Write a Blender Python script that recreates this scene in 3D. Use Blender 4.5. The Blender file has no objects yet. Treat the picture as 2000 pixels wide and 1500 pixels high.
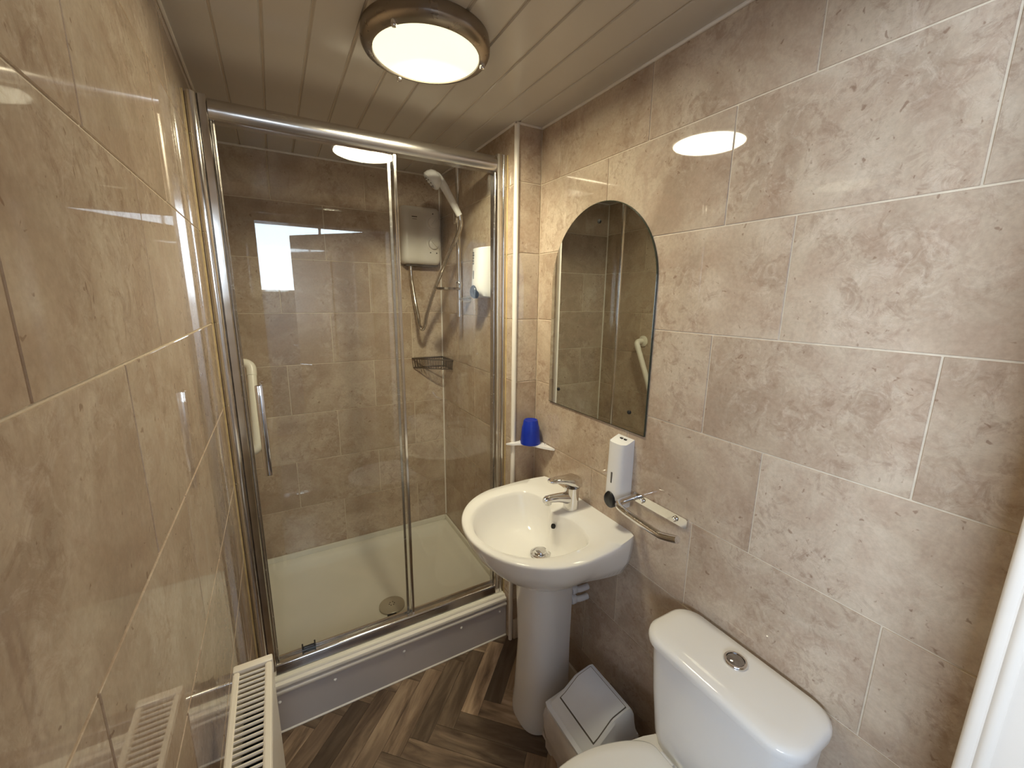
import bpy, bmesh, math, random
from mathutils import Vector, Matrix
random.seed(7)
PI = math.pi
S = bpy.context.scene
COL = S.collection

# ------------------------------------------------------------------ camera
cam_d = bpy.data.cameras.new('camera'); cam = bpy.data.objects.new('camera', cam_d); COL.objects.link(cam)
cam_d.sensor_width = 36.0; cam_d.sensor_fit = 'HORIZONTAL'; cam_d.lens = 806.25 / 2000 * 36.0
cam_d.clip_start = 0.01; cam_d.clip_end = 60
_r = Vector((0.86991688, -0.49304168, 0.01243085)); _u = Vector((0.08965573, 0.18287163, 0.97904025)); _f = Vector((0.4849809, 0.85056914, -0.20328712))
M = Matrix((( _r.x, _u.x, -_f.x, 0.16101892), (_r.y, _u.y, -_f.y, -1.56239987), (_r.z, _u.z, -_f.z, 1.52098142), (0, 0, 0, 1)))
cam.matrix_world = M
S.camera = cam

# ------------------------------------------------------------------ world, light, exposure
wd = bpy.data.worlds.new('world'); S.world = wd; wd.use_nodes = True
bg = wd.node_tree.nodes['Background']; bg.inputs[0].default_value = (0.66, 0.80, 1.0, 1); bg.inputs[1].default_value = 3.0
vs = S.view_settings
vs.view_transform = 'Standard'; vs.look = 'None'; vs.gamma = 1.0; vs.use_curve_mapping = False
vs.exposure = 0.36
try:
    S.cycles.max_bounces = 14; S.cycles.glossy_bounces = 8; S.cycles.diffuse_bounces = 6
    S.cycles.transparent_max_bounces = 16; S.cycles.sample_clamp_indirect = 6.0
except Exception: pass
# daylight arriving through the two landing windows (behind and to the left of the camera)
def window_light(name, loc, rot, sx, sy, energy, col):
    l = bpy.data.lights.new(name, 'AREA'); l.shape = 'RECTANGLE'; l.size = sx; l.size_y = sy; l.energy = energy; l.color = col
    o = bpy.data.objects.new(name, l); COL.objects.link(o); o.location = loc; o.rotation_euler = rot
window_light('landing_side_daylight', (-1.59, -2.72, 1.55), (0, -PI/2, 0), 0.8, 1.62, 116.0, (0.72, 0.85, 1.0))   # faces +x
window_light('landing_back_daylight', (0.66, -3.62, 1.95), (PI/2, 0, 0), 1.28, 0.76, 32.0, (0.74, 0.88, 1.0))      # faces +y

# ------------------------------------------------------------------ room dimensions (metres)
XL, W, WN = 0.005, 1.0699, 0.9597        # left wall, right wall, right wall of the shower
YN, D, YF = -0.1696, 0.6238, -1.48       # nib face, shower back wall, front wall face
H = 2.1275

# ------------------------------------------------------------------ material helpers
def mat(name):
    m = bpy.data.materials.new(name); m.use_nodes = True
    nt = m.node_tree; b = nt.nodes['Principled BSDF']
    return m, nt, b
def srgb(r, g, b):
    f = lambda c: ((c/255.0)/12.92 if c/255.0 <= 0.04045 else (((c/255.0)+0.055)/1.055)**2.4)
    return (f(r), f(g), f(b), 1)
def N(nt, t, **kw):
    n = nt.nodes.new(t)
    for k, v in kw.items(): setattr(n, k, v)
    return n
def noise(nt, vec, scale, detail=4, rough=0.55, dist=0.0):
    n = N(nt, 'ShaderNodeTexNoise'); n.inputs['Scale'].default_value = scale; n.inputs['Detail'].default_value = detail
    n.inputs['Roughness'].default_value = rough; n.inputs['Distortion'].default_value = dist
    nt.links.new(vec, n.inputs['Vector']); return n.outputs['Fac']
def ramp(nt, fac, stops):
    r = N(nt, 'ShaderNodeValToRGB'); cr = r.color_ramp
    while len(cr.elements) < len(stops): cr.elements.new(0.5)
    for e, (p, c) in zip(cr.elements, stops): e.position = p; e.color = c if len(c) == 4 else (*c, 1)
    nt.links.new(fac, r.inputs[0]); return r.outputs[0]
def mixc(nt, fac, a, b, mode='MIX'):
    m = N(nt, 'ShaderNodeMix'); m.data_type = 'RGBA'; m.blend_type = mode
    for sock, v in ((m.inputs[0], fac), (m.inputs[6], a), (m.inputs[7], b)):
        if hasattr(v, 'is_linked') or hasattr(v, 'links'): nt.links.new(v, sock)
        else: sock.default_value = v
    return m.outputs[2]
def coords(nt, rnd=True, scale=(1, 1, 1)):
    tc = N(nt, 'ShaderNodeTexCoord'); oi = N(nt, 'ShaderNodeObjectInfo')
    v = tc.outputs['Object']
    mp = N(nt, 'ShaderNodeMapping'); mp.inputs['Scale'].default_value = scale
    nt.links.new(v, mp.inputs['Vector'])
    if not rnd: return mp.outputs[0], oi
    mu = N(nt, 'ShaderNodeVectorMath', operation='SCALE'); mu.inputs[0].default_value = (37.3, 91.7, 53.1)
    nt.links.new(oi.outputs['Random'], mu.inputs['Scale'])
    ad = N(nt, 'ShaderNodeVectorMath', operation='ADD')
    nt.links.new(mp.outputs[0], ad.inputs[0]); nt.links.new(mu.outputs[0], ad.inputs[1])
    return ad.outputs[0], oi
def bump(nt, b, h, strength, dist=0.002):
    n = N(nt, 'ShaderNodeBump'); n.inputs['Strength'].default_value = strength; n.inputs['Distance'].default_value = dist
    nt.links.new(h, n.inputs['Height']); nt.links.new(n.outputs[0], b.inputs['Normal'])
def plain(name, col, rough=0.4, metal=0.0, spec=0.5, nscale=None, nstr=0.0, var=0.05):
    m, nt, b = mat(name)
    v, oi = coords(nt, False)
    f = noise(nt, v, nscale or 12.0, 3)
    c2 = tuple(x*(1-var) for x in col[:3]) + (1,)
    nt.links.new(ramp(nt, f, [(0.35, c2), (0.65, col)]), b.inputs['Base Color'])
    b.inputs['Roughness'].default_value = rough; b.inputs['Metallic'].default_value = metal
    b.inputs['Specular IOR Level'].default_value = spec
    if nstr: bump(nt, b, noise(nt, v, (nscale or 12.0)*3, 3), nstr)
    return m

# stone-look ceramic tile
def tile_material():
    m, nt, b = mat('stone_look_tile')
    v, oi = coords(nt, True)
    big = noise(nt, v, 3.6, 3, 0.55, 0.8)
    base = ramp(nt, big, [(0.34, srgb(172, 153, 134)), (0.47, srgb(189, 171, 151)), (0.60, srgb(201, 185, 166))])
    # cloudy mineral patches
    cl = ramp(nt, noise(nt, v, 9.0, 9, 0.72, 0.9), [(0.42, (0, 0, 0)), (0.58, (0.45, 0.45, 0.45)), (0.72, (0.65, 0.65, 0.65))])
    c = mixc(nt, cl, base, srgb(174, 149, 130))
    gate = ramp(nt, noise(nt, v, 4.4, 2, 0.5, 0.4), [(0.40, (0, 0, 0)), (0.58, (1, 1, 1))])
    lf = ramp(nt, noise(nt, v, 21, 8, 0.78, 1.3), [(0.50, (0, 0, 0)), (0.62, (0.42, 0.42, 0.42))])
    c = mixc(nt, mixc(nt, 1.0, lf, gate, 'MULTIPLY'), c, srgb(216, 201, 184))
    df = ramp(nt, noise(nt, v, 27, 8, 0.78, 0.9), [(0.38, (0.5, 0.5, 0.5)), (0.50, (0, 0, 0))])
    c = mixc(nt, mixc(nt, 0.85, df, gate, 'MULTIPLY'), c, srgb(146, 120, 101))
    gr = ramp(nt, noise(nt, v, 130, 3, 0.6), [(0.35, (0.93, 0.93, 0.93)), (0.65, (1.04, 1.04, 1.04))])
    c = mixc(nt, 1.0, c, gr, 'MULTIPLY')
    spk = ramp(nt, noise(nt, v, 70, 2, 0.5, 0.5), [(0.26, (0.6, 0.6, 0.6)), (0.31, (0, 0, 0))])
    c = mixc(nt, spk, c, srgb(128, 100, 82))
    tone = ramp(nt, oi.outputs['Random'], [(0.0, (0.95, 0.94, 0.93)), (1.0, (1.03, 1.03, 1.03))])
    c = mixc(nt, 1.0, c, tone, 'MULTIPLY')
    nt.links.new(c, b.inputs['Base Color'])
    b.inputs['Roughness'].default_value = 0.03
    bump(nt, b, noise(nt, v, 7, 1), 0.02, 0.0012)
    return m

def wood_material():
    m, nt, b = mat('grey_oak_vinyl')
    v, oi = coords(nt, True, (1.0, 6.0, 1.0))
    g = noise(nt, v, 4.2, 7, 0.58, 0.8)
    c = ramp(nt, g, [(0.30, srgb(84, 67, 55)), (0.46, srgb(128, 108, 90)), (0.60, srgb(158, 137, 116)), (0.76, srgb(178, 158, 136))])
    st = noise(nt, v, 1.6, 2, 0.4, 0.2)
    c = mixc(nt, ramp(nt, st, [(0.47, (0.0, 0.0, 0.0)), (0.55, (0.5, 0.5, 0.5))]), c, srgb(96, 78, 64))
    tone = ramp(nt, oi.outputs['Random'], [(0.0, (0.50, 0.48, 0.46)), (0.40, (0.82, 0.80, 0.78)), (0.70, (1.15, 1.12, 1.08)), (1.0, (1.6, 1.56, 1.50))])
    c = mixc(nt, 1.0, c, tone, 'MULTIPLY')
    nt.links.new(c, b.inputs['Base Color']); b.inputs['Roughness'].default_value = 0.38
    bump(nt, b, g, 0.10, 0.0012)
    return m

def glass_material():
    m, nt, b = mat('clear_glass'); nt.nodes.remove(b)
    out = nt.nodes['Material Output']
    geo = N(nt, 'ShaderNodeNewGeometry')
    dot = N(nt, 'ShaderNodeVectorMath', operation='DOT_PRODUCT')
    nt.links.new(geo.outputs['Normal'], dot.inputs[0]); nt.links.new(geo.outputs['Incoming'], dot.inputs[1])
    ab = N(nt, 'ShaderNodeMath', operation='ABSOLUTE'); nt.links.new(dot.outputs['Value'], ab.inputs[0])
    om = N(nt, 'ShaderNodeMath', operation='SUBTRACT', use_clamp=True); om.inputs[0].default_value = 1.0; nt.links.new(ab.outputs[0], om.inputs[1])
    pw = N(nt, 'ShaderNodeMath', operation='POWER'); nt.links.new(om.outputs[0], pw.inputs[0]); pw.inputs[1].default_value = 5.0
    ma = N(nt, 'ShaderNodeMath', operation='MULTIPLY_ADD'); nt.links.new(pw.outputs[0], ma.inputs[0]); ma.inputs[1].default_value = 0.95; ma.inputs[2].default_value = 0.045
    tr = N(nt, 'ShaderNodeBsdfTransparent')
    v, oi = coords(nt, False)
    nt.links.new(ramp(nt, noise(nt, v, 2.0, 2), [(0.3, (0.982, 0.988, 0.978)), (0.7, (0.988, 0.992, 0.984))]), tr.inputs[0])
    gl = N(nt, 'ShaderNodeBsdfGlossy'); gl.inputs['Roughness'].default_value = 0.0
    mx = N(nt, 'ShaderNodeMixShader')
    nt.links.new(ma.outputs[0], mx.inputs[0]); nt.links.new(tr.outputs[0], mx.inputs[1]); nt.links.new(gl.outputs[0], mx.inputs[2])
    nt.links.new(mx.outputs[0], out.inputs['Surface'])
    return m

def metal_material(name, col, rough, streak=None):
    m, nt, b = mat(name)
    v, oi = coords(nt, False, streak or (1, 1, 1))
    f = noise(nt, v, 30, 3)
    nt.links.new(ramp(nt, f, [(0.3, tuple(x*0.93 for x in col) + (1,)), (0.7, tuple(col) + (1,))]), b.inputs['Base Color'])
    b.inputs['Metallic'].default_value = 1.0
    nt.links.new(ramp(nt, f, [(0.3, (rough*0.85,)*3), (0.7, (rough*1.15,)*3)]), b.inputs['Roughness'])
    return m

def emit_material(name, c1, c2, s):
    m, nt, b = mat(name)
    v, oi = coords(nt, False)
    f = noise(nt, v, 6, 2)
    c = ramp(nt, f, [(0.3, c1), (0.7, c2)])
    nt.links.new(c, b.inputs['Emission Color']); b.inputs['Emission Strength'].default_value = s
    b.inputs['Base Color'].default_value = (0.8, 0.78, 0.7, 1); b.inputs['Roughness'].default_value = 0.25
    return m

TILE = tile_material(); WOOD = wood_material(); GLASS = glass_material()
GROUT = plain('grout', srgb(222, 208, 186), 0.85, nscale=60, nstr=0.1, var=0.12)
PVC = plain('white_pvc_panel', srgb(196, 189, 180), 0.22, nscale=4, var=0.03)
TRIMW = plain('white_plastic_trim', srgb(236, 230, 222), 0.3, var=0.03)
SEAL = plain('yellowed_sealant', srgb(196, 172, 122), 0.45, nscale=40, var=0.2)
CERAM = plain('white_ceramic', srgb(240, 238, 235), 0.07, nscale=3, var=0.015)
ACRYL = plain('white_acrylic_tray', srgb(232, 228, 216), 0.22, nscale=5, var=0.03)
RISERM = plain('white_panel_board', srgb(206, 200, 198), 0.4, nscale=8, var=0.03)
WPLAS = plain('white_plastic', srgb(236, 235, 236), 0.22, var=0.02)
CREAMP = plain('cream_plastic', srgb(232, 226, 212), 0.3, var=0.03)
GREYP = plain('pale_grey_plastic', srgb(226, 231, 240), 0.35, var=0.03)
BAG = plain('thin_white_bag', srgb(205, 198, 194), 0.35, nscale=30, nstr=0.3, var=0.1)
BLACKP = plain('black_plastic', srgb(24, 24, 28), 0.3, var=0.2)
DARKG = plain('dark_void', srgb(28, 26, 26), 0.7, var=0.2)
GREYD = plain('grey_print', srgb(90, 84, 80), 0.5, var=0.1)
BLUE = plain('blue_plastic', srgb(10, 46, 168), 0.35, var=0.1)
CHROME = metal_material('polished_chrome', (0.80, 0.79, 0.78), 0.06)
ALU = metal_material('polished_aluminium', (0.74, 0.72, 0.70), 0.13)
ALUS = metal_material('satin_aluminium', (0.62, 0.59, 0.56), 0.24, (0.2, 4, 4))
BRONZE = metal_material('brushed_nickel', (0.34, 0.29, 0.24), 0.30)
WIRE = metal_material('dull_wire', (0.22, 0.19, 0.16), 0.35)
MIRR = metal_material('silvered_glass', (0.80, 0.82, 0.78), 0.0)
RADW = plain('cream_enamel', srgb(236, 228, 214), 0.3, var=0.02)
PAINT = plain('white_gloss_paint', srgb(216, 206, 194), 0.3, var=0.03)
WALLP = plain('landing_paint', srgb(150, 154, 162), 0.7, var=0.03)
DOORM = plain('door_paint', srgb(150, 130, 112), 0.4, var=0.06)
CARPET = plain('carpet', srgb(120, 104, 92), 0.95, nscale=80, nstr=0.4, var=0.3)
DIFF = emit_material('lit_opal_glass', (1.0, 0.95, 0.66, 1), (1.0, 0.97, 0.70, 1), 1.0)
_nt = DIFF.node_tree; _v, _o = coords(_nt, False)           # the bulb sits off centre behind the opal glass
_d = N(_nt, 'ShaderNodeVectorMath', operation='DISTANCE'); _d.inputs[1].default_value = (0.040, 0.096, -0.038); _nt.links.new(_v, _d.inputs[0])
_mr = N(_nt, 'ShaderNodeMapRange'); _mr.inputs[1].default_value = 0.02; _mr.inputs[2].default_value = 0.115; _mr.inputs[3].default_value = 3.0; _mr.inputs[4].default_value = 0.86
_mr.interpolation_type = 'SMOOTHSTEP'; _nt.links.new(_d.outputs['Value'], _mr.inputs[0]); _nt.links.new(_mr.outputs[0], _nt.nodes['Principled BSDF'].inputs['Emission Strength'])

# ------------------------------------------------------------------ mesh helpers
def nb(): return bmesh.new()
def box(bm, x0, x1, y0, y1, z0, z1):
    v = [bm.verts.new((x, y, z)) for x in (x0, x1) for y in (y0, y1) for z in (z0, z1)]
    for q in ((0, 1, 3, 2), (4, 6, 7, 5), (0, 4, 5, 1), (2, 3, 7, 6), (0, 2, 6, 4), (1, 5, 7, 3)):
        bm.faces.new([v[i] for i in q])
    return bm
def bbox(x0, x1, y0, y1, z0, z1, bev=0.0, seg=2):
    bm = nb(); box(bm, x0, x1, y0, y1, z0, z1)
    if bev: bmesh.ops.bevel(bm, geom=bm.edges[:], offset=bev, segments=seg, affect='EDGES', profile=0.5)
    return bm
def loft(bm, rings, cap0=True, cap1=True, closed=True):
    R = [[bm.verts.new(p) for p in r] for r in rings]
    n = len(R[0])
    for a, b in zip(R, R[1:]):
        for i in range(n if closed else n-1):
            j = (i+1) % n
            bm.faces.new((a[i], a[j], b[j], b[i]))
    if cap0: bm.faces.new(R[0][::-1])
    if cap1: bm.faces.new(R[-1])
    return R
def lathe(bm, prof, c=(0, 0, 0), axis='z', n=32, cap0=True, cap1=True):
    rings = []
    for r, h in prof:
        ring = []
        for i in range(n):
            a = 2*PI*i/n; p, q = r*math.cos(a), r*math.sin(a)
            o = {'z': (p, q, h), 'x': (h, p, q), 'y': (q, h, p)}[axis]
            ring.append((c[0]+o[0], c[1]+o[1], c[2]+o[2]))
        rings.append(ring)
    loft(bm, rings, cap0, cap1); return bm
def catmull(pts, k=6):
    P = [Vector(p) for p in pts]; out = []
    for i in range(len(P)-1):
        a = P[max(i-1, 0)]; b = P[i]; c = P[i+1]; d = P[min(i+2, len(P)-1)]
        for s in range(k):
            t = s/k
            out.append(0.5*((2*b) + (c-a)*t + (2*a-5*b+4*c-d)*t*t + (3*b-a-3*c+d)*t**3))
    out.append(P[-1]); return out
def tube(bm, pts, r, n=10, smooth=0, cap=True):
    P = catmull(pts, smooth) if smooth else [Vector(p) for p in pts]
    rr = r if isinstance(r, (list, tuple)) else None
    T = []
    for i in range(len(P)):
        t = (P[min(i+1, len(P)-1)] - P[max(i-1, 0)])
        T.append(t.normalized())
    up = Vector((0, 0, 1)) if abs(T[0].z) < 0.9 else Vector((1, 0, 0))
    nrm = (up - T[0]*up.dot(T[0])).normalized()
    rings = []
    for i, (p, t) in enumerate(zip(P, T)):
        nrm = (nrm - t*nrm.dot(t)).normalized(); bi = t.cross(nrm)
        if rr: f = i/(len(P)-1)*(len(rr)-1); k = min(int(f), len(rr)-2); rad = rr[k]+(rr[k+1]-rr[k])*(f-k)
        else: rad = r
        rings.append([p + (nrm*math.cos(2*PI*j/n) + bi*math.sin(2*PI*j/n))*rad for j in range(n)])
    loft(bm, rings, cap, cap); return bm
def prism(bm, poly, axis, a0, a1, scale1=None):
    def mk(p, a): return {'x': (a, p[0], p[1]), 'y': (p[0], a, p[1]), 'z': (p[0], p[1], a)}[axis]
    loft(bm, [[mk(p, a0) for p in poly], [mk(p, a1) for p in poly]]); return bm
def rrect(x0, x1, y0, y1, r, n=5):
    out = []
    for cx, cy, a0 in ((x1-r, y1-r, 0), (x0+r, y1-r, PI/2), (x0+r, y0+r, PI), (x1-r, y0+r, 1.5*PI)):
        for i in range(n+1):
            a = a0 + (PI/2)*i/n; out.append((cx+r*math.cos(a), cy+r*math.sin(a)))
    return out
def finish(bm): bmesh.ops.recalc_face_normals(bm, faces=bm.faces[:])
def wloc(o):
    v = Vector((0, 0, 0))
    while o is not None: v = v + o.location; o = o.parent
    return v
def obj(name, bm, m, parent=None, origin=None, smooth=True, ang=40):
    """one mesh object; bm is given in world coordinates"""
    finish(bm)
    if origin is None: origin = Vector((0, 0, 0)) if parent is None else wloc(parent)
    origin = Vector(origin)
    bmesh.ops.translate(bm, verts=bm.verts[:], vec=-origin)
    me = bpy.data.meshes.new(name); bm.to_mesh(me); bm.free()
    if smooth:
        me.polygons.foreach_set('use_smooth', [True]*len(me.polygons)); me.set_sharp_from_angle(angle=math.radians(ang))
    me.materials.append(m)
    o = bpy.data.objects.new(name, me); COL.objects.link(o)
    o.location = origin - (wloc(parent) if parent is not None else Vector((0, 0, 0)))
    o.parent = parent
    return o
def tag(o, label, cat, group=None):
    o['label'] = label; o['category'] = cat
    if group: o['group'] = group
    return o
def thing(name, label, cat, loc, group=None):
    e = bpy.data.objects.new(name, None); COL.objects.link(e); e.location = loc; e.empty_display_size = 0.05
    return tag(e, label, cat, group)
def struct(name, bm, m, smooth=False, label=None):
    o = obj(name, bm, m, None, smooth=smooth); o['kind'] = 'structure'
    if label: o['label'] = label
    return o

# ------------------------------------------------------------------ tiled walls
_tc = {}
def tile_mesh(sx, sy, sz):
    k = (round(sx, 4), round(sy, 4), round(sz, 4))
    if k not in _tc:
        bm = bbox(-sx/2, sx/2, -sy/2, sy/2, -sz/2, sz/2, 0.0008, 1); finish(bm)
        me = bpy.data.meshes.new('tile'); bm.to_mesh(me); bm.free(); me.materials.append(TILE); _tc[k] = me
    return _tc[k]
G = 0.0034; TH = 0.006
def tiles(parent, axis, plane, sign, a0, a1, z0, z1, rows, offs, pitch=0.401):
    """tiles whose front lies on `plane`; sign = +1 when the room is on the larger side"""
    zs = sorted([z0] + [z for z in rows if z0+0.004 < z < z1-0.004] + [z1])
    for za, zb in zip(zs, zs[1:]):
        k = sum(1 for z in rows if z < (za+zb)/2)
        off = offs[k % 2]
        s = off + math.floor((a0-off)/pitch)*pitch
        while s < a1:
            b0, b1 = max(s, a0), min(s+pitch, a1)
            if b1-b0 > 0.008:
                g = G/2; c, L = (b0+b1)/2, b1-b0-2*g; cz, Hh = (za+zb)/2, zb-za-2*g
                pc = plane - sign*TH/2
                if axis == 'x': me, loc = tile_mesh(TH, L, Hh), (pc, c, cz)
                else: me, loc = tile_mesh(L, TH, Hh), (c, pc, cz)
                o = bpy.data.objects.new('tile', me); COL.objects.link(o); o.parent = parent; o.location = loc
            s += pitch
P_ = 0.2475
ROWS = [1.441 + P_*k for k in range(-6, 4)]
ROWS_S = [1.441 + 0.2425*k for k in range(-6, 4)]
PB = 0.0022                                             # grout sits 1.5 mm behind the tile faces
wl = struct('wall_left', box(nb(), -0.1, XL-PB, YF-0.02, D+0.1, -0.02, H+0.05), GROUT)
par = sum(1 for z in ROWS if z < 1.5) % 2
offL = [0, 0]; offL[par] = -0.742; offL[1-par] = -0.930
tiles(wl, 'x', XL, 1, YF, D, 0, H, ROWS, offL, 0.404)
wr = struct('wall_right', box(nb(), W+PB, W+0.1, YF-0.02, YN+0.003, -0.02, H+0.05), GROUT)
offR = [0, 0]; offR[par] = -1.088; offR[1-par] = -0.936
tiles(wr, 'x', W, -1, YF, YN, 0, H, ROWS, offR, 0.4)
wn = struct('wall_nib', box(nb(), WN+PB, W+0.1, YN+PB, D+0.1, -0.02, H+0.05), GROUT)
tiles(wn, 'y', YN, -1, WN, W-0.001, 0, H, ROWS, [0.9, 0.9], 0.4)
tiles(wn, 'x', WN, -1, YN+0.001, D, 0, H, ROWS_S, [0.0, 0.2], 0.4)
wb = struct('wall_back', box(nb(), -0.1, WN+PB, D+PB, D+0.1, -0.02, H+0.05), GROUT)
ps = sum(1 for z in ROWS_S if z < 1.3) % 2
offB = [0, 0]; offB[ps] = 0.0; offB[1-ps] = 0.19
tiles(wb, 'y', D, -1, XL, WN, 0.2, H, ROWS_S, offB, 0.395)
# front wall round the doorway the camera stands in
OX0, OX1, OZ = 0.096, 0.87, 1.945
bm = nb(); box(bm, -0.1, OX0, YF-0.12, YF-PB, -0.02, H+0.05); box(bm, OX1, W+0.1, YF-0.12, YF-PB, -0.02, H+0.05); box(bm, OX0, OX1, YF-0.12, YF-PB, OZ, H+0.05)
wf = struct('wall_front', bm, GROUT)
tiles(wf, 'y', YF, 1, XL, OX0-0.06, 0, OZ+0.06, ROWS, [0.2, 0.0], 0.4)
tiles(wf, 'y', YF, 1, OX1+0.06, W, 0, OZ+0.06, ROWS, [0.2, 0.0], 0.4)
tiles(wf, 'y', YF, 1, XL, W, OZ+0.06, H, ROWS, [0.2, 0.0], 0.4)

# ------------------------------------------------------------------ floor (herringbone planks)
fl = struct('floor', box(nb(), -0.05, W+0.05, YF-0.14, -0.10, -0.06, -0.0022), plain('dark_joint', srgb(40, 32, 27), 0.7, var=0.2))
wP = 0.0965/math.sqrt(2); LP = 5*wP
ud = Vector((math.sqrt(.5), -math.sqrt(.5))); vd = Vector((math.sqrt(.5), math.sqrt(.5))); O0 = Vector((0.490, -0.4215))
def clip(poly, x0, x1, y0, y1):
    def cut(ps, f, inter):
        out = []
        for i in range(len(ps)):
            a, b = ps[i-1], ps[i]
            if f(b):
                if not f(a): out.append(inter(a, b))
                out.append(b)
            elif f(a): out.append(inter(a, b))
        return out
    def ix(v): return lambda a, b: (v, a[1]+(b[1]-a[1])*(v-a[0])/(b[0]-a[0]))
    def iy(v): return lambda a, b: (a[0]+(b[0]-a[0])*(v-a[1])/(b[1]-a[1]), v)
    for f, i in ((lambda p: p[0] >= x0-1e-9, ix(x0)), (lambda p: p[0] <= x1+1e-9, ix(x1)), (lambda p: p[1] >= y0-1e-9, iy(y0)), (lambda p: p[1] <= y1+1e-9, iy(y1))):
        if poly: poly = cut(poly, f, i)
    return poly
def plank(u0, u1, v0, v1, along_u):
    g = 0.0005
    q = [(u0+g, v0+g), (u1-g, v0+g), (u1-g, v1-g), (u0+g, v1-g)]
    wq = [tuple(O0 + ud*a + vd*b) for a, b in q]
    pl = clip(wq, XL, W, YF-0.12, -0.136)
    if len(pl) < 3: return
    area = abs(sum(pl[i-1][0]*pl[i][1]-pl[i][0]*pl[i-1][1] for i in range(len(pl))))/2
    if area < 2e-5: return
    c = O0 + ud*(u0+u1)/2 + vd*(v0+v1)/2
    ax = ud if along_u else vd
    ang = math.atan2(ax.y, ax.x); ca, sa = math.cos(-ang), math.sin(-ang)
    lp = [((p[0]-c.x)*ca-(p[1]-c.y)*sa, (p[0]-c.x)*sa+(p[1]-c.y)*ca) for p in pl]
    bm = nb(); loft(bm, [[(a, b, -0.003) for a, b in lp], [(a, b, 0.0) for a, b in lp]]); finish(bm)
    me = bpy.data.meshes.new('plank'); bm.to_mesh(me); bm.free(); me.materials.append(WOOD)
    o = bpy.data.objects.new('plank', me); COL.objects.link(o); o.parent = fl; o.location = (c.x, c.y, 0); o.rotation_euler = (0, 0, ang)
for k in range(-30, 31):
    for j in range(-4, 5):
        a, b = k*wP + j*2*LP, k*wP
        c = O0 + ud*a + vd*b
        if not (-0.9 < c.x < 2.0 and -2.4 < c.y < 0.8): continue
        plank(a, a+LP, b, b+wP, True)
        plank(a, a+wP, b+wP, b+wP+LP, False)

# ------------------------------------------------------------------ ceiling (plastic panels)
ce = struct('ceiling', box(nb(), -0.05, W+0.05, YF-0.05, D+0.05, H+0.0035, H+0.08), plain('panel_joint', srgb(196, 184, 168), 0.5, var=0.1))
GX = [XL, 0.096, 0.193, 0.291, 0.389, 0.486, 0.582, 0.678, 0.775, 0.872, 0.970, W]
for a, b in zip(GX, GX[1:]):
    bm = nb(); g = 0.0022; e = 0.0028
    y1 = D if a < WN-0.02 else YN
    poly = [(a+g, H+0.004), (a+g, H+e), (a+g+e, H), (b-g-e, H), (b-g, H+e), (b-g, H+0.004)]
    prism(bm, poly, 'y', YF, y1)
    p = obj('panel', bm, PVC, ce, origin=((a+b)/2, (YF+y1)/2, H), smooth=False)
def ctrim(n, x0, x1, y0, y1):
    struct('trim_%d' % n, bbox(x0, x1, y0, y1, H-0.007, H+0.0005, 0.002, 2), TRIMW, True)
ctrim(1, W-0.007, W, YF, YN); ctrim(2, XL, XL+0.007, YF, D); ctrim(3, WN, W-0.007, YN-0.007, YN)
ctrim(4, WN-0.007, WN, YN, D); ctrim(5, XL+0.007, WN-0.007, D-0.007, D)
# white plastic corner bead on the nib edge, sealant beads, baseboards
bm = nb(); lathe(bm, [(0.0095, 0.0), (0.0095, H-0.007)], (WN+0.004, YN+0.001, 0), n=20); struct('trim_6', bm, TRIMW, True)
bm = nb(); tube(bm, [(WN-0.001, D-0.001, 0.24), (WN-0.001, D-0.001, H-0.01)], 0.005, 8); struct('trim_7', bm, TRIMW, True)
bm = nb(); tube(bm, [(XL+0.001, D-0.001, 0.24), (XL+0.001, D-0.001, H-0.01)], 0.005, 8); struct('trim_8', bm, TRIMW, True)
bm = nb(); tube(bm, [(XL+0.0005, -0.116, 0.2), (XL+0.0005, -0.116, 2.035)], 0.0022, 8); struct('trim_9', bm, SEAL, True)
bm = nb(); tube(bm, [(WN-0.0005, -0.110, 0.2), (WN-0.0005, -0.110, 2.035)], 0.0035, 8); struct('trim_10', bm, SEAL, True)
struct('baseboard_right', bbox(W-0.011, W, YF, YN-0.011, 0, 0.088, 0.003, 2), PAINT, True)
struct('baseboard_nib', bbox(WN+0.014, W, YN-0.011, YN, 0, 0.100, 0.003, 2), PAINT, True)

# ------------------------------------------------------------------ doorway behind / beside the camera
bm = nb()
prof = [(OX1-0.008, YF-0.12), (OX1-0.008, -1.5075), (OX1-0.010, -1.5060), (OX1-0.0115, -1.5010), (OX1-0.010, -1.4965), (OX1-0.007, -1.4945),
        (OX1-0.0095, -1.4930), (OX1-0.011, -1.4880), (OX1-0.0095, -1.4830), (OX1-0.005, -1.4795), (OX1+0.055, -1.4775), (OX1+0.06, YF), (OX1+0.0, YF), (OX1, YF-0.12)]
prism(bm, prof, 'z', 0, OZ+0.004)
prof2 = [(2*((OX0+OX1)/2)-x, y) for x, y in prof]
prof2 = [(x, min(y, YF+0.0005)) for x, y in prof2]
prism(bm, prof2, 'z', 0, OZ+0.004)
box(bm, OX0, OX1, YF-0.12, YF, OZ-0.008, OZ+0.004)
d1 = struct('door_1', bm, PAINT, True)
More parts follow.
